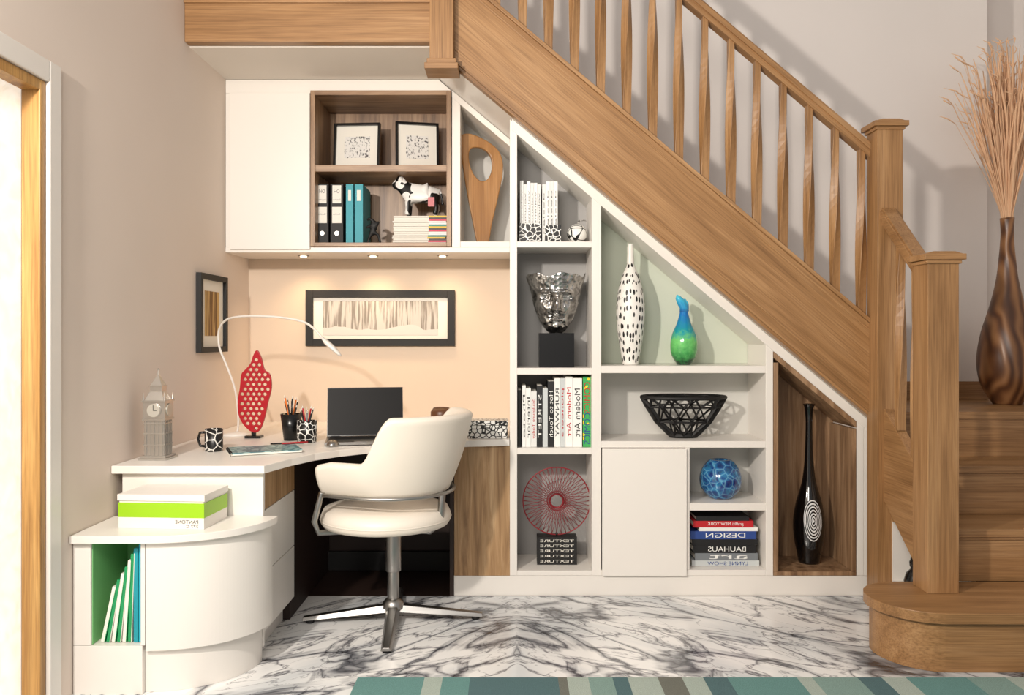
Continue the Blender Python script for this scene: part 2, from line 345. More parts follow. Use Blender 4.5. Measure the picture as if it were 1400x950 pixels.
b.prism([(PX(815),zb),(PX(1190),zb),(PX(1190),ZL(PX(1190),.8)),(PX(815),ZL(PX(815),.8))],'y',D,D+.015,WHI)
b.prism([(PX(707),zb),(PX(815),zb),(PX(815),ZL(PX(815),.8)),(PX(707),ZL(PX(707),.8))],'y',D,D+.015,GREYI)
b.prism([(PX(822.5),PZ(499.5)),(PX(1046),PZ(499.5)),(PX(1046),ZL(PX(1046),.775)),(PX(822.5),ZL(PX(822.5),.775))],'y',D-.004,D-.001,GREENW)
b.box(PX(823),PX(938),-.016,-.0005,PZ(786),PZ(613),WH)
b.done(.0018)
b=B('display_bay_lining')
o0,o1=PX(1057.6),PX(1170.4); t_=.022
zo0,zo1=ZL(o0,.774),ZL(o1,.774)
b.box(o0,o0+t_,-.0025,D-.02,PZ(780.5),ZL(o0+t_,.74),ZB); b.box(o1-t_,o1,-.0025,D-.02,PZ(780.5),ZL(o1,.74),ZB)
b.box(o0,o1,-.0035,D-.02,PZ(786.5),PZ(781),ZB); b.prism([(o0,zo0),(o1,zo1),(o1,zo1-.03),(o0,zo0-.03)],'y',-.0035,D-.02,ZB)
b.prism([(o0,PZ(785)),(o1,PZ(785)),(o1,zo1),(o0,zo0)],'y',D-.019,D-.005,ZB); b.done(.001)
b=B('end_shelf'); xa,xb=PX(1190.5),PX(1240)
b.box(xa,xb,.25,.26,0,.84,WHI); b.box(xa,xa+.015,.02,.25,0,.82,WH); b.box(xb-.015,xb,.02,.25,0,.70,WH)
for z in (.10,.42,.70): b.box(xa,xb,.021,.249,z-.015,z,WH)
b.done()
b=B('book_row'); 
for i,cl in enumerate((RED,TEAL,PAPER,BLKM)): b.box(xa+.018+.022*i,xa+.038+.022*i,.03,.2,.101,.10+.22+.02*(i%2),cl)
for i,cl in enumerate((TEAL,RED,PAPER)): b.box(xa+.018+.022*i,xa+.038+.022*i,.03,.2,.421,.42+.2,cl)
b.done(.001)
b=B('stair_side_cupboard')
b.prism([(-.56,0),(-.19,0),(-.19,.11),(-.56,.11)],'x',1.735,1.76,WH)
b.box(1.94,1.96,-.47,-.20,.131,.40,WHI); b.box(1.735,1.96,-.47,-.19,.111,.13,WH); b.box(1.735,1.94,-.199,-.185,.131,.60,WH)
b.done()
b=B('cat_ornament'); ax_,ay_=1.797,-.285
b.lathe([(.001,.131),(.042,.131),(.05,.155),(.04,.19),(.020,.212),(.026,.226),(.027,.242),(.016,.262),(.001,.265)],ax_,ay_,BLK,20); b.tube([(ax_+.03,ay_-.01,.14),(ax_+.055,ay_-.02,.16),(ax_+.06,ay_-.03,.205)],.007,BLK)
for s_ in (-1,1): b.lathe([(.009,.254),(.001,.278)],ax_+s_*.015,ay_,BLK,8)
b.done()
# ------------------------------------------------------------ upper cabinet
UY=.445
ux=lambda p:PX(p,UY); uz=lambda p:PZ(p,UY)
b=B('wall_cabinet')
Yb=BACKY-.002
xn0,xn1=ux(617.7),-.012
b.box(WALLX+.001,ux(315),UY+.003,UY+.02,uz(337.9),uz(127.1),WH)
b.prism([(WALLX+.001,uz(127)),(xn0+.01,uz(127)),(xn0+.01,ZL(xn0+.01,.826)),(-.392,2.6165),(WALLX+.001,2.6165)],'y',UY+.003,UY+.02,WH)
b.box(WALLX+.001,-.012,UY,Yb,uz(345),uz(338),WH)
b.box(ux(315.5),ux(424.5),UY-.016,UY+.002,uz(341),uz(128),WH)
b.box(ux(315.2),ux(425),UY+.004,Yb,uz(337.9),uz(128),WHI)
b.prism([(xn0,uz(337.9)),(xn0+.045,uz(337.9)),(xn0+.045,ZL(xn0+.045,.80)),(xn0,ZL(xn0,.80))],'y',UY-.001,Yb,WH)
b.box(xn0+.0455,xn1,UY+.001,Yb,uz(337.9),uz(330),WH)
b.prism([(xn0,ZL(xn0,.829)),(xn1,ZL(xn1,.829)),(xn1,ZL(xn1,.79)),(xn0,ZL(xn0,.79))],'y',UY-.004,Yb,WH)
b.prism([(xn0,uz(337)),(xn1,uz(337)),(xn1,ZL(xn1,.8)),(xn0,ZL(xn0,.8))],'y',Yb-.02,Yb-.001,WHI)
b.done(.0018)
ZX=wood('zebrano_grain_x',(100,72,52),(150,118,88),(182,150,118),(0,0,0),.4,.2,1.7)
b=B('open_cube_shelf'); X0,X1=ux(425.5),ux(617); Z0,Z1=uz(337),uz(125); t_=.024
b.box(X0,X0+t_,UY-.02,Yb-.03,Z0,Z1,ZB); b.box(X1-t_,X1,UY-.02,Yb-.03,Z0,Z1,ZB)
b.box(X0+t_,X1-t_,UY-.02,Yb-.03,Z0,Z0+t_*.8,ZX); b.box(X0+t_,X1-t_,UY-.02,Yb-.03,Z1-t_,Z1,ZX); SHZ=uz(226)
b.box(X0+t_,X1-t_,UY-.01,Yb-.03,uz(235),SHZ,ZX); b.box(X0,X1,Yb-.03,Yb-.015,Z0,Z1,ZB); b.done(.001)
CUZ=Z0+t_*.8; NZ=uz(330)
EM=base('lamp_glow',(255,230,190),.5); P(EM).inputs['Emission Color'].default_value=c(255,220,170); P(EM).inputs['Emission Strength'].default_value=12
zu=uz(345)
for i,p in enumerate((415,510,605)):
    X=PX(p,.62)
    b=B('downlight'); b.lathe([(.030,zu-.004),(.030,zu-.0005)],X,.62,CHROME,24); b.lathe([(.018,zu-.006),(.018,zu-.004)],X,.62,EM,20); o=b.done()
    l=bpy.data.lights.new('downlight_spot','SPOT'); l.energy=(7,8.5,5.5)[i]; l.color=(1,.68,.38); l.spot_size=math.radians(130); l.spot_blend=1.0; l.shadow_soft_size=.04
    lo=bpy.data.objects.new('spot',l); lo.location=(X,.66,zu-.015); lo.rotation_euler=(math.radians(5),0,0); bpy.context.scene.collection.objects.link(lo); lo.parent=o
# ------------------------------------------------------------ desk
DZt=.752; DF=-.81
b=B('corner_desk')
curve=[(-.945,-.81),(-.925,-.74),(-.89,-.62),(-.83,-.48),(-.75,-.37),(-.65,-.28),(-.5,-.18),(-.35,-.10),(-.2,-.045),(-.012,-.012)]
top=[(WALLX+.002,DF),(-.965,DF)]+curve+[(-.012,BACKY-.003),(WALLX+.002,BACKY-.003)]
b.prism(top,'z',DZt-.03,DZt,WH)
px0,px1,py0,py1=WALLX+.03,-.957,-.78,-.33
b.box(px0,px1-.021,py0+.021,py1,.101,DZt-.031,WHI); b.box(px0,px1,py0,py0+.02,.05,DZt-.031,WH)
b.box(px1-.02,px1+.0005,py0+.022,py1,.575,DZt-.032,ZP); b.box(px1-.02,px1,py0+.022,py1,.33,.571,WH); b.box(px1-.02,px1,py0+.022,py1,.102,.326,WH)
b.box(px0,px1-.05,py0+.05,py1,0,.10,WH)
b.box(PX(615)+.021,PX(703)-.02,0.0,.45,zb,DZt-.031,ZP); b.box(PX(615)-.001,PX(615)+.02,.0,.45,0.0,DZt-.031,DARK)
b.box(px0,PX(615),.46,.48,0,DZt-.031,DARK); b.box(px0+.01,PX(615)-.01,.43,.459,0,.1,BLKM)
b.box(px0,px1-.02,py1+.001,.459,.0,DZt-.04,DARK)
b.done(.0018)
b=B('curved_low_cabinet'); LZ=.556
cx,cy=-1.275,-.785; rx,ry=.355,.30
def arc(rx,ry,n=40): return [(cx+rx*math.sin(a),cy-ry*math.cos(a)) for a in [i*R90/n for i in range(n+1)]]
xl=WALLX+.003
b.prism([(xl,cy-ry-.025)]+arc(rx+.02,ry+.025)+[(xl,cy)],'z',LZ-.026,LZ,WH)
a=arc(rx,ry); ai=arc(rx-.02,ry-.02)
b.prism(a+ai[::-1],'z',.15,LZ-.03,WH,sm=False)
a2=arc(rx-.04,ry-.02); b.prism([(cx-.01,cy-ry+.02)]+a2+[(cx-.01,cy)],'z',0,.149,WH)
nx0,nx1=-1.466,-1.292
b.box(xl,nx0,cy-ry,cy,.170,.525,WH); b.box(nx1,cx-.002,cy-ry,cy-.02,.170,.525,WH); b.box(xl,cx-.011,cy-ry,cy-.02,.0,.169,WH); b.box(xl,cx-.002,cy-ry,cy-.02,.526,LZ-.027,WH)
GIN=base('green_lit_interior',(120,190,120),.5)  # green light on the niche sides put into the base colour
b.box(nx0,nx1,cy-.03,cy-.02,.170,.525,GIN); b.box(nx0,nx0+.003,cy-ry+.01,cy-.03,.170,.525,GIN)
b.done(.0015)
b=B('file_row')
LB=base('turquoise_card',(30,170,190),.5)
for i in range(6):
    x=nx0+.02+.019*i; hh=.20+.022*i
    M=Matrix.Translation((x,0,.171))@Matrix.Rotation(math.radians(12-2*i),4,'Y')
    b.box(0,.012,cy-ry+.03,cy-.06,0.002,hh,(PAPER,GRN)[i%2],M); b.box(.0122,.0145,cy-ry+.028,cy-.06,0.002,hh+.003,(GRN,PAPER)[i%2],M)
b.box(nx1-.038,nx1-.022,cy-ry+.03,cy-.06,.171,.50,TEAL); b.box(nx1-.020,nx1-.004,cy-ry+.03,cy-.06,.171,.515,LB); b.done(.001)
b=B('storage_tin'); M=Matrix.Translation((-1.25,-.90,LZ+.0005))@Matrix.Rotation(math.radians(-4),4,'Z')
b.box(-.158,.158,-.10,.10,.0,.040,WH,M); b.box(-.159,.159,-.101,.101,.040,.092,LIME,M); b.box(-.156,.156,-.098,.098,.092,.100,WH,M); b.box(-.161,.161,-.103,.103,.100,.122,WH,M)
GREY=base('print_grey',(90,90,90),.5)
b.text('PANTONE',.085,.013,M@TXT(.095,-.1015,.026),GREY); b.text('377 C',.045,.010,M@TXT(.115,-.1015,.010),GREY); b.done(.002)
# ------------------------------------------------------------ chair
e=bpy.data.objects.new('swivel_chair',None); bpy.context.scene.collection.objects.link(e); 
CX,CY=-.52,-.34; ph=math.radians(22)
fwd=Vector((-math.cos(ph),math.sin(ph),0)); lat=Vector((-math.sin(ph),-math.cos(ph),0))
C0=Vector((CX,CY,0))
def path(u):
    La=.20; R=.275; arcL=math.pi*R; T=2*La+arcL; d=(u+1)/2*T
    if d<La: return (La-d, R, Vector((0,1)))
    if d<La+arcL:
        a=(d-La)/R; return (-R*math.sin(a), R*math.cos(a), Vector((-math.sin(a),math.cos(a))))
    return (d-La-arcL,-R,Vector((0,-1)))
def shell(u,v,off):
    u=u*2-1; x,l,nrm=path(u); au=abs(u)
    k=ease(min(1,max(0,(.68-au)/.22)))
    zt=.705+.195*k-.03*max(0,au-.9)*10*.5; zb_=.585
    z=zb_+(zt-zb_)*v
    lean=.055*k*((z-zb_)/.33)+ .02*v
    bul=-.03*(1-v)**2.5
    o_=off+lean+bul
    P_=C0+fwd*(x+nrm.x*o_)+lat*(l+nrm.y*o_); P_.z=z; return P_
b=B('shell')
th=.05
def closed(u,v):
    if v<.42: w=v/.42; return shell(u,w,0)
    if v<.58:
        a=(v-.42)/.16*math.pi; p=shell(u,1,-th/2+th/2*math.cos(a)); p.z+=math.sin(a)*.02; return p
    if v<.97: w=(v-.58)/.39; return shell(u,1-w,-th)
    w=(v-.97)/.03; p=shell(u,0,-th+th*w); return p
b.surf(closed,96,50,LEATH)
for u in (0,1):
    vs=[b.bm.verts.new(closed(u,j/50)) for j in range(50)]; b.f(vs,LEATH,True)
bmesh.ops.remove_doubles(b.bm,verts=b.bm.verts,dist=.0004)
b.done(parent=e)
b=B('seat_cushion'); SC=C0+fwd*.035
b.lathe([(.001,.420),(.23,.420),(.272,.428),(.283,.445),(.283,.468),(.270,.497),(.22,.510),(.12,.515),(.001,.517)],SC.x,SC.y,LEATH,48); b.lathe([(.284,.453),(.2865,.456),(.284,.459)],SC.x,SC.y,LEATH,48,cap=False); b.done(parent=e)
b=B('frame')
b.lathe([(.10,.401),(.16,.419)],CX,CY,BLKM,24); b.lathe([(.034,.22),(.034,.405)],CX,CY,CHROME,20); b.lathe([(.026,.08),(.026,.24)],CX,CY,CHROME,20); b.lathe([(.05,.06),(.045,.085),(.03,.10)],CX,CY,CHROME,20)
for sgn in (1,-1):
    pts=[C0+fwd*.19+lat*.262*sgn+Vector((0,0,.595)),C0+fwd*.225+lat*.265*sgn+Vector((0,0,.47)),C0+fwd*.215+lat*.250*sgn+Vector((0,0,.420)),C0+fwd*.12+lat*.1*sgn+Vector((0,0,.406)),C0+Vector((0,0,.406))]
    b.tube(pts,.013,CHROME,8,flat=1.0)
b.tube([C0-fwd*.24+Vector((0,0,.585)),C0-fwd*.23+Vector((0,0,.45)),C0-fwd*.18+Vector((0,0,.410)),C0+Vector((0,0,.406))],.016,CHROME,8)
b.tube([C0+fwd*path(u)[0]*.97+lat*path(u)[1]*.97+Vector((0,0,.582)) for u in [-.98+1.96*i/30 for i in range(31)]],.008,CHROME,8)
for k in range(4):
    an=math.radians(-86+90*k); d=Vector((math.cos(an),math.sin(an),0)); n=Vector((-d.y,d.x,0))
    r=.36; o=Vector((CX,CY,0))
    sec=[]
    for t in (0,.5,1):
        w=.032-.010*t; zt=.075-.048*t; zb2=.045-.032*t; q=o+d*(.03+r*t)
        sec.append([b.bm.verts.new(q+n*w+Vector((0,0,zb2))),b.bm.verts.new(q-n*w+Vector((0,0,zb2))),b.bm.verts.new(q-n*w*.6+Vector((0,0,zt))),b.bm.verts.new(q+n*w*.6+Vector((0,0,zt)))])
    for A,Cc in zip(sec,sec[1:]):
        for j in range(4): b.f([A[j],A[(j+1)%4],Cc[(j+1)%4],Cc[j]],CHROME)
    b.f(sec[0],CHROME); b.f(sec[-1],CHROME)
    q=o+d*(r); b.lathe([(.018,.001),(.018,.014)],q.x,q.y,BLKM,12)
b.done(.002,parent=e)
b=B('striped_rug'); b.box(-.56,2.3,-3.2,-.965,.0,.012,RUG); b.done(.004)
# ------------------------------------------------------------ pictures
def frame(name,x0,x1,z0,z1,y,fr,matw,artm,art_h=None,axis='y',M=None,fm=BLKM):
    b=B(name)
    T=M or Matrix.Identity(4)
    b.box(x0+.002,x1-.002,y-.008,y-.0005,z0+.002,z1-.002,PAPER,T)
    b.box(x0,x0+fr,y-.025,y,z0,z1,fm,T); b.box(x1-fr,x1,y-.025,y,z0,z1,fm,T); b.box(x0+fr,x1-fr,y-.025,y,z0,z0+fr,fm,T); b.box(x0+fr,x1-fr,y-.025,y,z1-fr,z1,fm,T)
    mx,mz=matw; b.box(x0+fr+mx,x1-fr-mx,y-.0095,y-.008,z0+fr+mz,z1-fr-mz,artm,T)
    return b.done(.001)
y=BACKY-.002
frame('framed_print',PX(419,y),PX(622,y),PZ(473,y),PZ(397,y),y,.042,(.055,.02),ART1)
M=Matrix.Translation((WALLX+.002,.222,0))@Matrix.Rotation(R90,4,'Z')
frame('framed_print.001',-.188,.188,1.165,1.556,0,.028,(.06,.055),ART2,M=M)
zs=SHZ
for nm,p0,p1,h,rz_,yy in (('framed_sketch',456,520,66,-4,.62),('framed_sketch.001',541,600,68,12,.64)):
    s_=S(yy); w=(p1-p0)/s_; M=Matrix.Translation((PX((p0+p1)/2,yy),yy,zs+.004))@Matrix.Rotation(math.radians(rz_),4,'Z')@Matrix.Rotation(math.radians(-6),4,'X')
    frame(nm,-w/2,w/2,0,h/s_,0,.013,(.045,.06),ART3,M=M,fm=BLK)
# ------------------------------------------------------------ cube shelf contents
b=B('ring_binders'); yy=.50; s_=S(yy)
for p0,p1,m,top in ((432,449,BLKM,250),(452,469,BLKM,250),(473,483,TEAL,250),(485,496,TEAL,250)):
    x0,x1=PX(p0,yy),PX(p1,yy); h=82/s_
    b.box(x0,x1,yy,yy+.24,CUZ+.001,CUZ+h,m)
    if m is BLKM:
        b.box(x0+.008,x1-.008,yy-.0015,yy,CUZ+h*.35,CUZ+h*.62,PAPER); b.box(x0+.01,x1-.01,yy-.0015,yy,CUZ+h*.68,CUZ+h*.98,PAPER)
        b.text('OH',.03,.02,TXT((x0+x1)/2,yy-.002,CUZ+h*.88),BLK); b.text('Sketches',.04,.009,TXT((x0+x1)/2,yy-.002,CUZ+h*.74),BLK); b.text('Guides',.04,.009,TXT((x0+x1)/2,yy-.002,CUZ+h*.5),BLK)
        b.lathe([(.012,-.001),(.012,.001)],0,0,CHROME,16,M=Matrix.Translation(((x0+x1)/2,yy-.001,CUZ+h*.18))@Matrix.Rotation(R90,4,'X'))
    else: b.box(x0+.012,x1-.012,yy-.0015,yy,CUZ+h*.72,CUZ+h*.9,PAPER)
b.done(.0015)
b=B('magazine_stack'); x0,x1=PX(536,.5),PX(611,.5); z=CUZ+.001
random.seed(3); MG=[base('mag_%d'%i,cl,.5) for i,cl in enumerate(((235,235,230),(210,60,90),(70,60,60),(230,190,60),(60,150,140),(240,240,240)))]
for i in range(16):
    dz=.0096; o_=random.uniform(-.006,.006); b.box(x0+o_+.005,x1+o_-.003,.50+random.uniform(0.0005,.008),.72,z,z+dz-.0012,PAPER)
    b.box(x1-.10+o_,x1+o_-.002,.499,.50,z,z+dz-.001,MG[i%6]); z+=dz
MGZ=z; b.done()
def skin(name,pts,edges,mat,scale=1,loc=(0,0,0),sub=2):
    me=bpy.data.meshes.new(name); me.from_pydata([Vector(p[:3])*scale for p in pts],edges,[]); o=bpy.data.objects.new(name,me); bpy.context.scene.collection.objects.link(o)
    m=o.modifiers.new('skin','SKIN'); 
    if not me.skin_vertices: me.skin_vertices.new()
    for i,p in enumerate(pts):
        r=p[3]*scale; me.skin_vertices[0].data[i].radius=(r,r); me.skin_vertices[0].data[i].use_root=(i==0)
    o.modifiers.new('sub','SUBSURF').levels=sub; o.modifiers['sub'].render_levels=sub; m.use_smooth_shade=True
    o.location=loc
    dg=bpy.context.evaluated_depsgraph_get(); mm=bpy.data.meshes.new_from_object(o.evaluated_get(dg)); bpy.data.objects.remove(o)
    ob=B(name); ob.addmesh(mm,Matrix.Translation(loc),mat,True); return ob
pts=[(0,0,.135,.052),(.07,0,.14,.05),(-.06,0,.14,.05),(-.095,0,.175,.034),(-.115,0,.205,.034),(-.145,0,.185,.022),(-.16,0,.178,.018),
 (-.065,.035,.09,.02),(-.065,.036,.045,.015),(-.07,.036,.008,.017),(-.065,-.035,.09,.02),(-.065,-.036,.045,.015),(-.07,-.036,.008,.017),
 (.085,.035,.09,.024),(.098,.036,.05,.014),(.088,.036,.008,.017),(.085,-.035,.09,.024),(.098,-.036,.05,.014),(.088,-.036,.008,.017),
 (.115,0,.155,.008),(.128,0,.10,.006),(.13,0,.07,.011),(-.108,.04,.222,.010),(-.108,-.04,.222,.010),(-.112,.016,.245,.005),(-.112,-.016,.245,.005)]
ed=[(0,1),(0,2),(2,3),(3,4),(4,5),(5,6),(2,7),(7,8),(8,9),(2,10),(10,11),(11,12),(1,13),(13,14),(14,15),(1,16),(16,17),(17,18),(1,19),(19,20),(20,21),(4,22),(4,23),(4,24),(4,25)]
b=skin('cow_figurine',pts,ed,COW,.95,(PX(574,.56),.57,MGZ-.001))
bx=PX(574,.56); b.box(bx+.05,bx+.085,.505,.512,MGZ+.05,MGZ+.10,RED); b.done()
pts=[(0,0,.07,.014),(.012,0,.10,.016),(0,0,.125,.010),(-.015,0,.135,.009),(-.03,0,.128,.005),(-.02,.0,.03,.006),(-.025,0,.004,.007),(.03,0,.05,.006),(.04,0,.004,.007),(.035,0,.12,.004),(-.035,0,.09,.004)]
b=skin('horse_figurine',pts,[(0,1),(1,2),(2,3),(3,4),(0,5),(5,6),(0,7),(7,8),(1,9),(1,10)],BLKM,1.05,(PX(509,.52),.53,CUZ)); b.box(PX(498,.52),PX(521,.52),.51,.55,CUZ+.0005,CUZ+.006,BLKM); b.done()
# ------------------------------------------------------------ abstract wood sculpture in niche
def smoothloop(p,n=6):
    out=[]; k=len(p)
    for i in range(k):
        p0,p1,p2,p3=[Vector(p[(i+j-1)%k]) for j in range(4)]
        for t in [q/n for q in range(n)]:
            out.append(tuple(.5*((2*p1)+(-p0+p2)*t+(2*p0-5*p1+4*p2-p3)*t*t+(-p0+3*p1-3*p2+p3)*t**3)))
    return out
yy=.60; s_=S(yy); K=lambda L_,cx_,py_:[((a-cx_)/s_,(py_-q)/s_) for a,q in L_]
out=smoothloop([(654,326),(666,326),(671,300),(680,262),(686,228),(683,206),(670,192),(650,182),(637,180),(631,186),(633,215),(640,260),(648,300)])
hole=smoothloop([(640,203),(646,196),(660,197),(671,207),(674,224),(668,240),(657,244),(646,234),(640,218)])
b=B('abstract_wood_sculpture'); cxp=660
b.plate(K(out,cxp,326),[K(hole,cxp,326)],.018,XZ(PX(cxp,yy),yy,NZ+.012,math.radians(8)),SCW,.006)
b.box(PX(641,yy),PX(684,yy),yy-.035,yy+.035,NZ+.0005,NZ+.012,BLKM); b.done()
# ------------------------------------------------------------ column A
def book(b,x0,x1,y0,y1,z0,z1,m,txt=None,tm=None,fs=.6,up=1):
    b.box(x0,x1,y0,y1,z0,z1,m); b.box(x0+.002,x1-.002,y0+.004,y1-.002,z1-.0005,z1+.0008,PAPER)
    if txt: b.text(txt,(z1-z0)*.7,(x1-x0)*fs,TXT((x0+x1)/2,y0-.0012,(z0+z1)/2,R90*up),tm or BLK)
zA1,zA2,zA3,zA4=PZ(330),PZ(503),PZ(613),PZ(780)
SP=[base('spine_%d'%i,cl,.5) for i,cl in enumerate(((240,240,236),(225,225,222),(190,30,40),(20,20,22),(240,200,40),(60,150,70),(230,120,40),(40,70,140),(120,125,130),(200,205,205)))]
b=B('white_book_row'); yy=.06; x=PX(711,yy)+.0
hs=[85,80,84,82,82,80,83,84]
for i in range(6): w=.017; book(b,x,x+w-.001,yy,yy+.2,zA1+.001,zA1+hs[i]/281,SP[i%2],'volume %d'%i,GREY,.4); x+=w
x+=.006
for i in range(4): w=.019; book(b,x,x+w-.001,yy,yy+.2,zA1+.001,zA1+(84 if i else 80)/281,SP[(i+1)%2],'design',GREY,.35); x+=w
b.done(.001)
BKE=voro('bookend_lattice',(235,235,230),(14,14,14),44,.07)
b=B('patterned_bookend'); b.box(PX(710,.05),PX(740,.05),.048,.056,zA1+.0005,zA1+.095,BKE); b.box(PX(745,.05),PX(767,.05),.048,.056,zA1+.0005,zA1+.085,BKE); b.done(.001)
def apple(name,cx_,cy_,z0,r,m):
    b=B(name); pr=[(.001,z0)]+[(r*math.sin(a)*(1+.06*math.cos(a)),z0+r-r*math.cos(a)*.98) for a in [math.pi*i/20 for i in range(1,19)]]+[(.012,z0+r*1.86),(.001,z0+r*1.78)]
    b.lathe(pr,cx_,cy_,m,32); b.tube([(cx_,cy_,z0+r*1.8),(cx_+.004,cy_,z0+r*2.1),(cx_+.012,cy_,z0+r*2.35)],.004,CHROME); b.tube([(cx_+.004,cy_,z0+r*2.1),(cx_+.03,cy_,z0+r*2.35),(cx_+.05,cy_,z0+r*2.25)],[.003,.01,.001],CHROME,flat=.3); b.done()
apple('apple_ornament',PX(789,.12),.12,zA1+.0005,.05,CRACK)
# face bust
b=B('metal_face_sculpture'); yy=.15; s_=S(yy); X0_=PX(760,yy)
bw=47/s_/2; bh=46/s_
b.box(X0_-bw,X0_+bw,yy-bw*.9,yy+bw*.9,zA2+.0005,zA2+bh,BLK)
fz=zA2+bh+.002; FH=.285
rows=[(0,.030),(.04,.045),(.10,.060),(.2,.080),(.35,.098),(.5,.112),(.65,.120),(.8,.130),(.92,.143),(1.0,.148)]
def interp(t):
    for (a,ra),(q,rb) in zip(rows,rows[1:]):
        if t<=q: return ra+(rb-ra)*(t-a)/(q-a)
    return rows[-1][1]
def g(x,mu,s): return math.exp(-((x-mu)/s)**2)
def bust(u,v):
    an=(u*2*math.pi)-math.pi; t=v
    r=interp(t); x=math.sin(an)*r
    k=0
    if abs(an)<1.6:
        xx=x
        k+=.046*g(xx,0,.012+.010*(1-min(1,max(0,(t-.36)/.3))))*max(0,min(1,(.74-t)/.34))*(1 if t>.38 else g(t,.38,.03))
        for sg in (-1,1):
            k+=-.030*g(xx,sg*.044,.022)*g(t,.60,.055); k+=.018*g(xx,sg*.044,.014)*g(t,.595,.022)
            k+=.020*g(xx,sg*.042,.035)*g(t,.70,.03); k+=.012*g(xx,sg*.055,.025)*g(t,.42,.09)
            k+=.012*g(xx,sg*.017,.008)*g(t,.39,.022)
        k+=.022*g(xx,0,.026)*g(t,.275,.017)+.022*g(xx,0,.022)*g(t,.225,.018)-.016*g(xx,0,.03)*g(t,.25,.009)
        k+=.018*g(xx,0,.025)*g(t,.10,.05)
    y_=-math.cos(an)*(r*.82)-k
    z=fz+FH*t+ (math.sin(an*5)*.008+math.sin(an*9+1)*.005)*max(0,(t-.85)/.15) + .012*(1-math.cos(an))*(-.2)
    return Vector((X0_+x,yy+y_,z))
b.surf(bust,120,110,CRUM,wrap=True); o=b.done(); sm=o.modifiers.new('solid','SOLIDIFY'); sm.thickness=.004
b=B('art_book_row'); yy=.05; s3=S(yy)
spec=[(708,713,78,3,None,0),(714,719,84,0,'Photo',3),(719,726,80,0,'Interior',3),(726,734,76,1,'Sculpture Today',2),(734,742,84,3,'STREET',0),(742,749,80,9,None,0),(749,758,90,3,'Hot to Touch',0),(758,766,94,0,'RUNWAY',3),(766,773,94,9,'pioneers',2),(773,783,96,0,'Modern Art',2),(783,796,94,0,'Modern Art',3)]
for p0,p1,h,ci,tx,tc in spec: book(b,PX(p0,yy),PX(p1,yy)-.001,yy,yy+.2,zA3+.001,zA3+h/s3,SP[ci],tx,SP[tc],.6)
x0,x1=PX(797,yy),PX(808.5,yy)
CMC2=voro('comics_print',(240,210,50),(60,170,90),30,.25,'F1')
b.box(x0,x1,yy,yy+.2,zA3+.001,zA3+96/s3,CMC2); b.text('COMICS',.15,.03,TXT((x0+x1)/2,yy-.0015,zA3+.24,R90),SP[2])
b.text('COMICS',.15,.03,TXT((x0+x1)/2,yy-.0015,zA3+.09,R90),SP[7]); b.done(.001)
# red disc
b=B('radial_disc_sculpture'); yy=.14; s4=S(yy); cx_=PX(761,yy); R=46/s4; 
bz=zA4+.0005; bw=54/s4/2; bh=.135
b.box(cx_-bw,cx_+bw,yy-.04,yy+.04,bz,bz+bh,BLKM)
for k in range(5): b.text('TEXTURE',bw*1.7,.012,TXT(cx_,yy-.0415,bz+.018+.025*k),PAPER)
cz=bz+bh+R+.004; RDK=base('dark_red_wire',(140,28,38),.4)
circ=lambda r,dy=0,n=48:[(cx_+r*math.cos(2*math.pi*i/n),yy+dy,cz+r*math.sin(2*math.pi*i/n)) for i in range(n)]
b.tube(circ(R),.003,RDK,6,closed=True); b.tube(circ(R*.2),.005,RDK,6,closed=True); b.tube(circ(R*.28),.002,RDK,6,closed=True)
for i in range(44):
    a0=2*math.pi*i/44
    for da,dy in ((.5,.006),(-.5,-.006)):
        p0=(cx_+R*.19*math.cos(a0+da),yy+dy,cz+R*.19*math.sin(a0+da)); p1=(cx_+R*math.cos(a0),yy,cz+R*math.sin(a0)); b.tube([p0,p1],.0012,RDK,5)
b.tube([(cx_,yy,cz-R-.006),(cx_,yy,cz-R+.01)],.006,BLKM); b.done()
# ------------------------------------------------------------ column B
zB1,zB2,zB3,zB4=PZ(500),PZ(603),PZ(688),PZ(779)
def vase(name,cxp,prof,yy,z0,m,n=36,extra=None):
    s_=S(yy); pb=prof[-1][1]; b=B(name)
    pr=[(max(.0008,hw/s_),z0+.0005+(pb-py_)/s_) for hw,py_ in prof][::-1]
    q=[Vector(p) for p in pr]; out=[]
    for i in range(len(q)-1):
        p0=q[max(0,i-1)];p1=q[i];p2=q[i+1];p3=q[min(len(q)-1,i+2)]
        for t in (0,.25,.5,.75): out.append(.5*((2*p1)+(-p0+p2)*t+(2*p0-5*p1+4*p2-p3)*t*t+(-p0+3*p1-3*p2+p3)*t**3))
    out.append(q[-1]); out=[(max(.0008,p.x),max(z0+.0005,p.y)) for p in out]
    top=out[-1]; out+=[(top[0]*.7,top[1]),(top[0]*.6,top[1]-.03)]
    b.lathe([(.0008,out[0][1])]+out,PX(cxp,yy),yy,m,n)
    return b
b=vase('dashed_bottle_vase',862,[(4,335),(3.2,345),(4.5,362),(12,380),(18,405),(19.5,430),(17,462),(13,485),(11,500)],.14,zB1,DASH); 
b.lathe([(.019,PZ(360,.14)),(.0155,PZ(347,.14)),(.0165,PZ(337,.14))],PX(862,.14),.14,WH,24,cap=False); b.done()
b=vase('blue_green_glass_vase',935,[(5,420),(6,428),(10,442),(16,456),(18.5,470),(17,485),(9,498)],.14,zB1,BGLASS)
s_=S(.14); X_=PX(935,.14); zt=zB1+78/s_
b.tube([(X_+.002,.14,zt-.02),(X_,.14,zt+.005),(X_-.012,.14,zt+.025),(X_-.03,.135,zt+.05),(X_-.036,.13,zt+.062)],[.024,.022,.022,.014,.004],BGLASS,14)
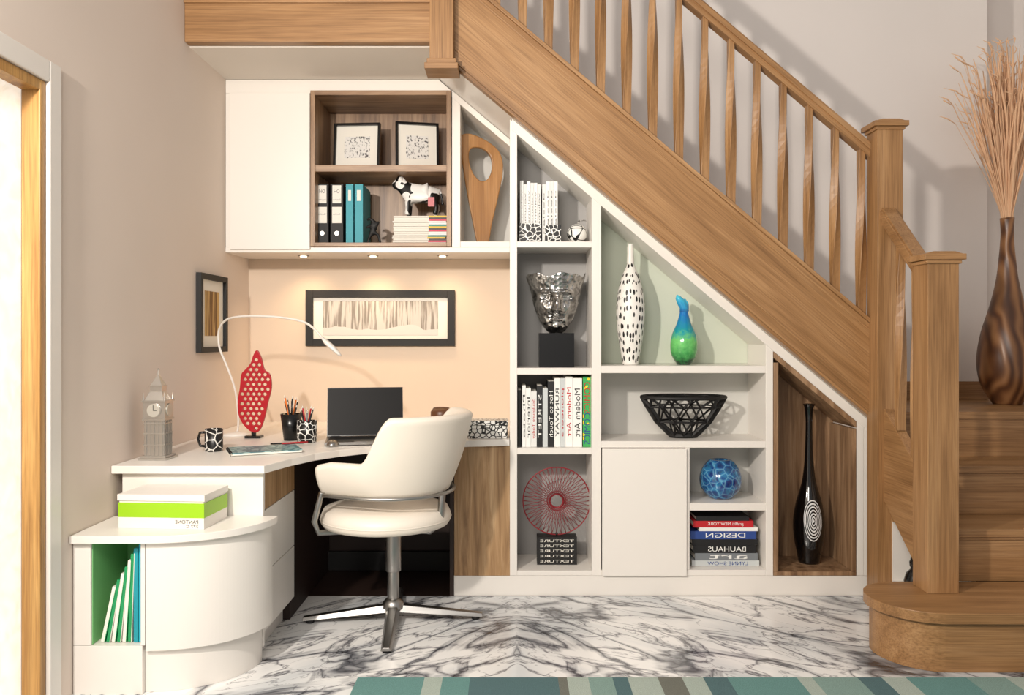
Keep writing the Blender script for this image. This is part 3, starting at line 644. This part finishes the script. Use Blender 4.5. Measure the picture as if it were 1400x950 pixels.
b.tube([(X_+.012,.14,zt-.01),(X_+.012,.14,zt+.02),(X_+.004,.14,zt+.045)],[.014,.012,.003],BGLASS,10); b.done()
# lattice bowl
b=B('lattice_bowl'); bmw=bmesh.new(); random.seed(11); yy=.15; s_=S(yy); R=57/s_; hb=52/s_; nseg=11; rings=[]; lv=[.36,.66,.88,1.0]
for k,f_ in enumerate(lv):
    z=hb*((f_-.3)/.7)**1.5; 
    rings.append([bmw.verts.new((R*f_*math.cos(a),R*.62*f_*math.sin(a),z)) for a in [2*math.pi*(i+(.5*(k%2)))/nseg+ (random.uniform(-.14,.14) if 0<k<3 else 0) for i in range(nseg)]])
for k in range(3):
    A,Cc=rings[k],rings[k+1]
    for i in range(nseg):
        j=(i+1)%nseg
        if k%2==0: fs=[(A[i],A[j],Cc[i]),(A[j],Cc[j],Cc[i])]
        else: fs=[(A[i],Cc[j],Cc[i]),(A[i],A[j],Cc[j])]
        for t3 in fs: bmw.faces.new(t3)
bmw.faces.new(rings[0][::-1])
me=bpy.data.meshes.new('t'); bmw.to_mesh(me); o=bpy.data.objects.new('t',me); bpy.context.scene.collection.objects.link(o)
wm=o.modifiers.new('w','WIREFRAME'); wm.thickness=.019; wm.use_even_offset=False; wm.use_boundary=True
mm=bpy.data.meshes.new_from_object(o.evaluated_get(bpy.context.evaluated_depsgraph_get())); bpy.data.objects.remove(o)
M=Matrix.Translation((PX(934,yy),yy-.005,zB2+.012)); b.addmesh(mm,M,BLKM)
cc=(PX(934,yy),yy-.005,zB2+.012+hb)
b.tube([(cc[0]+R*math.cos(a),cc[1]+R*.62*math.sin(a),cc[2]) for a in [2*math.pi*i/40 for i in range(40)]],.009,BLKM,8,closed=True)
b.lathe([(.07,zB2+.0005),(.075,zB2+.014)],cc[0],cc[1],BLKM,24,sy=.62); b.done()
b=vase('blue_glass_bowl',985,[(14,635),(19,639),(26,650),(28.5,663),(25,676),(15,687)],.14,zB3,BLUE); b.done()
b=B('book_stack'); z=zB4+.001; yy=.06
for (p0,p1,h,ci,tx,tc) in ((946,1038,8,9,'LYNNE SHOW',7),(950,1036,10,8,'art',0),(948,1034,11,3,'BAUHAUS',0),(946,1036,8,3,'',0),(944,1034,11,7,'DESIGN',0),(956,1036,5,0,'',3),(948,1030,9,2,'graffiti NEW YORK',0),(952,1024,6,3,'',0)):
    hh=h/S(yy); x0,x1=PX(p0,yy),PX(p1,yy); b.box(x0,x1,yy,yy+.2,z,z+hh*.18,SP[ci]); b.box(x0,x1,yy,yy+.2,z+hh*.82,z+hh-.0005,SP[ci]); b.box(x0,x1,yy-.0005,yy+.004,z,z+hh-.0007,SP[ci]); b.box(x0+.002,x1-.003,yy+.003,yy+.195,z+.001,z+hh-.001,PAPER)
    if tx: b.text(tx,(x1-x0)*.6,hh*.6,TXT((x0+x1)/2+.01,yy-.0015,z+hh/2),SP[tc])
    z+=hh
b.done()
zC=PZ(781)+.001
SW=swirl(PX(1106,.15),zC+55/S(.15)+.02)
b=vase('swirl_bottle_vase',1106,[(8,556),(6,562),(4.5,580),(5,610),(6.5,640),(10,665),(17,690),(21,715),(20,740),(16,760),(14,772)],.16,zC,SW); b.done()
# ------------------------------------------------------------ desk contents
T=DZt+.0005
b=B('clock_tower_model'); X_,Y_=-1.43,-.62; z=T
def sq(w,h,m=SILV,w2=None):
    global z
    w2=w2 or w
    b.lathe([(w/2*1.414,z),(w2/2*1.414,z+h)],X_,Y_,m,4,a0=math.pi/4); z+=h
sq(.115,.008);sq(.10,.008); z0=z; sq(.078,.14)
for k in range(5):
    o_=-.032+.016*k
    for sx in (-1,1): b.box(X_+o_-.003,X_+o_+.003,Y_+sx*.039-.003,Y_+sx*.039+.003,z0,z0+.14,SILV); b.box(X_+sx*.039-.003,X_+sx*.039+.003,Y_+o_-.003,Y_+o_+.003,z0,z0+.14,SILV)
for hz in (.04,.085,.125): b.box(X_-.043,X_+.043,Y_-.043,Y_+.043,z0+hz,z0+hz+.005,SILV)
sq(.092,.008); zc=z; sq(.086,.066); 
CL=base('clock_face',(200,196,186),.4,.5)
b.lathe([(.030,0),(.030,.003)],0,0,SILV,28,M=Matrix.Translation((X_,Y_-.043,zc+.033))@Matrix.Rotation(R90,4,'X')); b.lathe([(.026,0),(.026,.005)],0,0,CL,28,M=Matrix.Translation((X_,Y_-.043,zc+.033))@Matrix.Rotation(R90,4,'X'))
b.lathe([(.026,0),(.026,.004)],0,0,CL,28,M=Matrix.Translation((X_+.043,Y_,zc+.033))@Matrix.Rotation(R90,4,'Y'))
b.box(X_-.001,X_+.001,Y_-.0495,Y_-.048,zc+.033,zc+.055,BLKM); b.box(X_,X_+.014,Y_-.0495,Y_-.048,zc+.032,zc+.034,BLKM)
sq(.094,.007); 
for sx in (-1,1):
    for sy in (-1,1): b.lathe([(.005,z),(.001,z+.03)],X_+sx*.042,Y_+sy*.042,SILV,6)
sq(.078,.035,w2=.048); sq(.048,.02); sq(.054,.004); sq(.046,.04,w2=.008); sq(.008,.028,w2=.002); b.lathe([(.001,z-.01),(.006,z-.005),(.001,z)],X_,Y_,SILV,8); b.done(.0008)
b=B('coffee_mug'); X_,Y_=-1.285,-.40
b.lathe([(.001,T),(.036,T),(.038,T+.01),(.038,T+.095),(.035,T+.095),(.034,T+.02),(.001,T+.02)],X_,Y_,voro('mug_print',(225,222,215),(18,18,20),26,.05),28)
b.tube([(X_-.036,Y_,T+.08),(X_-.06,Y_,T+.078),(X_-.068,Y_,T+.05),(X_-.058,Y_,T+.022),(X_-.036,Y_,T+.02)],.006,BLK); b.done()
b=B('desk_lamp'); yy=.16
lp=[(324,598),(326,575),(322,535),(310,500),(300,475),(299,452),(308,438),(325,433),(350,432),(385,434),(415,440),(432,452),(443,466)]
pts=[(PX(a,yy),yy-.28*min(1,max(0,(i-5)/7)),0) for i,(a,q) in enumerate(lp)]
pts=[(PX(a,p[1]),p[1],PZ(q,p[1])) for (a,q),p in zip(lp,pts)]
b.lathe([(.001,T),(.075,T),(.075,T+.008),(.03,T+.016),(.008,T+.02)],pts[0][0],yy,WH,28)
pts[0]=(pts[0][0],yy,T+.01)
q=[Vector(p) for p in pts]; out=[]
for i in range(len(q)-1):
    p0=q[max(0,i-1)];p1=q[i];p2=q[i+1];p3=q[min(len(q)-1,i+2)]
    for t in (0,.33,.66): out.append(.5*((2*p1)+(-p0+p2)*t+(2*p0-5*p1+4*p2-p3)*t*t+(-p0+3*p1-3*p2+p3)*t**3))
out.append(q[-1]); b.tube(out,[.0055]*len(out),WH,8)
e0=q[-1]
b.tube([e0-Vector((.012,0,-.02)),e0+Vector((.01,0,-.005)),e0+Vector((.04,-.01,-.03)),e0+Vector((.075,-.02,-.062)),e0+Vector((.085,-.02,-.07))],[.006,.024,.024,.015,.004],WH,10,flat=.5); b.done()
b=B('perforated_leaf_sculpture'); yy=.06; s_=S(yy)
outer=[(345,590),(355,588),(362,572),(367,550),(372,530),(370,512),(362,505),(358,490),(352,479),(347,486),(343,497),(336,505),(330,512),(328,530),(325,548),(326,566),(333,580)]
lo=smoothloop(outer,4); L2=K(lo,347,592)
def inside(p,poly,mg):
    x,y=p; c_=False; n=len(poly); md=9
    for i in range(n):
        x1,y1=poly[i];x2,y2=poly[(i+1)%n]
        if (y1>y)!=(y2>y) and x<(x2-x1)*(y-y1)/(y2-y1)+x1: c_=not c_
        dx,dy=x2-x1,y2-y1; t=max(0,min(1,((x-x1)*dx+(y-y1)*dy)/(dx*dx+dy*dy+1e-12))); md=min(md,math.hypot(x-x1-t*dx,y-y1-t*dy))
    return c_ and md>mg
holes=[]; hx,hz=.0285,.028; random.seed(5)
for j in range(-2,20):
    for i in range(-6,7):
        p=((i+.5*(j%2))*hx+random.uniform(-.001,.001),j*hz*.85)
        if inside(p,L2,.0135): 
            r=.0115; holes.append([(p[0]+r*1.0*math.cos(a),p[1]+r*.85*math.sin(a)) for a in [-2*math.pi*k/8 for k in range(8)]])
b.plate(L2,holes,.010,XZ(PX(347,yy),yy,T+.022,math.radians(-6)),RED,.0012)
b.box(PX(337,yy),PX(358,yy),yy-.03,yy+.03,T,T+.012,BLK); b.box(PX(344,yy),PX(350,yy),yy-.004,yy+.004,T+.01,T+.04,BLK); b.done()
def pencup(name,X_,Y_,r0,r1,h,m,np_,ph_,cols):
    b=B(name); b.lathe([(.001,T),(r0,T),(r1,T+h),(r1-.003,T+h),(r0-.003,T+.005),(.001,T+.005)],X_,Y_,m,28)
    random.seed(len(name)+np_)
    for i in range(np_):
        a=2*math.pi*i/np_+.3; rr=r1*.55; p0=Vector((X_-rr*.5*math.cos(a),Y_-rr*.5*math.sin(a),T+.01)); p1=Vector((X_+rr*1.1*math.cos(a),Y_+rr*1.1*math.sin(a),T+h+random.uniform(.03,ph_)))
        cm=cols[i%len(cols)]; b.tube([p0,p1],.0038,cm,6); d=(p1-p0).normalized(); b.tube([p1,p1+d*.014],[.0038,.0008],PAPER,6)
    b.done()
pencup('pen_pot',PX(398,-.03),-.03,.034,.050,.125,BLK,9,.10,[BLKM,SP[6],BLKM,BLK])
pencup('pen_pot.001',PX(421,-.08),-.10,.044,.046,.10,BKE,8,.06,[BLKM,RED,SP[8],BLKM])
b=B('laptop'); M=Matrix.Translation((PX(500,-.02),-.03,T))@Matrix.Rotation(math.radians(10),4,'Z')
b.box(-.18,.18,-.20,.03,.004,.016,CHROME,M); b.box(-.165,.165,-.10,.015,.016,.0175,BLKM,M); b.box(-.05,.05,-.185,-.115,.016,.0168,SILV,M)
M2=M@Matrix.Translation((0,.035,.016))@Matrix.Rotation(math.radians(-14),4,'X')
SCR=base('screen_dark',(9,8,9),.45); P(SCR).inputs['Specular IOR Level'].default_value=.2
b.box(-.18,.18,-.004,.004,0,.235,BLK,M2); b.box(-.176,.176,-.0055,-.0041,.006,.231,SCR,M2)
for sx in (-.14,.14): b.tube([M@Vector((sx-.02,.033,.014)),M@Vector((sx+.02,.033,.014))],.006,BLKM,8)
b.done(.0015)
b=B('computer_mouse'); X_,Y_=PX(455,-.25),-.24
b.lathe([(.001,T),(.028,T),(.030,T+.008),(.024,T+.02),(.010,T+.027),(.001,T+.028)],X_,Y_,CHROME,24,sy=1.6); b.done()
b=B('notebook'); M=Matrix.Translation((-1.06,-.42,T))@Matrix.Rotation(math.radians(24),4,'Z'); NB=voro('notebook_cover',(60,120,130),(150,190,190),30,.15)
b.box(-.15,.13,-.09,.11,0,.003,PAPER,M); b.box(-.14,.14,-.10,.10,.003,.011,PAPER,M); b.box(-.143,.143,-.103,.103,.011,.0135,NB,M)
for k in range(18): 
    p=M@Vector((-.143,-.095+.011*k,.007)); b.tube([p+Vector((.006*math.cos(a),0,.008*math.sin(a))) for a in [i*math.pi/4 for i in range(8)]],.001,BLK,5,closed=True)
b.done()
b=B('pencil'); b.tube([(-1.02,-.30,T+.018),(-.92,-.24,T+.018)],.004,RED,6); b.done()
b=B('pencil'); b.tube([(-1.10,-.2,T+.0042),(-.96,-.16,T+.0042)],.004,BLKM,6); b.done()
b=B('patterned_box'); x0,x1=-.215,-.022
b.box(x0,x1,.03,.14,T,T+.062,MOSA); b.box(x0-.003,x1+.003,.027,.143,T+.064,T+.085,MOSA); b.done(.002)
b=B('wooden_dish'); X_=-.36; b.lathe([(.03,T),(.035,T+.004),(.055,T+.08),(.055,T+.11),(.04,T+.130),(.03,T+.12)],X_,.25,base('dark_wood_dish',(96,60,36),.4),28); b.done()
# ------------------------------------------------------------ tall vase + reeds
yy=.50; b=vase('tall_carved_vase',1377,[(9,298),(8,320),(10,350),(14,385),(22,420),(32,455),(37,490),(34,520),(24,542),(17,552)],yy,.88,CARVED,40); b.done()
b=B('dried_reeds'); random.seed(21); X_=PX(1377,yy); z0=.88+ (552-305)/S(yy); s_=S(yy)
for i in range(230):
    a=random.uniform(0,2*math.pi); sp_=abs(random.gauss(0,.85)); sp_=min(sp_,1.5)
    dx=math.cos(a)*sp_*.15-.025; dy=math.sin(a)*sp_*.10; h=random.uniform(.60,.98)-sp_*.06
    ph0=random.uniform(0,6); p=[Vector((X_+math.cos(a)*.012,yy+math.sin(a)*.012,z0-.15))]; fr_=random.uniform(5,10); am=random.uniform(.004,.02)
    for k in range(1,11):
        t=k/10; wob=am*math.sin(ph0+t*fr_)*t
        p.append(Vector((X_+math.cos(a)*.018+dx*t**1.25+wob,yy+dy*t**1.25+math.sin(a)*.018-wob*.5,z0+h*t)))
    b.tube(p,[.0044*(1-.6*(k/10)) if i%3 else .0025+.006*math.sin(math.pi*(k/10)) for k in range(11)],REED,5,flat=.6)
    if i%2==0:
        q=p[-1]; b.tube([q,q+Vector((dx*.2+random.uniform(-.02,.02),0,.03)),q+Vector((dx*.3+random.uniform(-.04,.04),0,.045))],[.0016,.004,.0008],REED,5)
b.done()
# ------------------------------------------------------------ lights, world, camera
sc=bpy.context.scene
w=bpy.data.worlds.new('world'); sc.world=w; w.use_nodes=True; bg=w.node_tree.nodes['Background']; bg.inputs[0].default_value=(1,.955,.915,1); bg.inputs[1].default_value=.46
def area(name,loc,tgt,size,en,col):
    l=bpy.data.lights.new(name,'AREA'); l.size=size; l.energy=en; l.color=col; o=bpy.data.objects.new(name,l); o.location=loc
    o.rotation_euler=(Vector(tgt)-Vector(loc)).to_track_quat('-Z','Y').to_euler(); sc.collection.objects.link(o)
area('front_soft_fill',(-.6,-4.3,2.6),(.3,0,1.2),.9,56,(1,.93,.85))  # added unseen softbox near the camera, fills the shelving from the front
area('window_light',(-1.36,-3.15,2.25),(1.5,.4,1.8),.12,90,(1,.92,.83))
cam=bpy.data.cameras.new('camera'); co=bpy.data.objects.new('camera',cam); sc.collection.objects.link(co)
cam.sensor_width=36; cam.lens=36*F/1400; cam.shift_y=-15/1400; co.location=(0,-CD,EYE); co.rotation_euler=(R90,0,0); cam.clip_start=.05
sc.camera=co
sc.view_settings.view_transform='Standard'
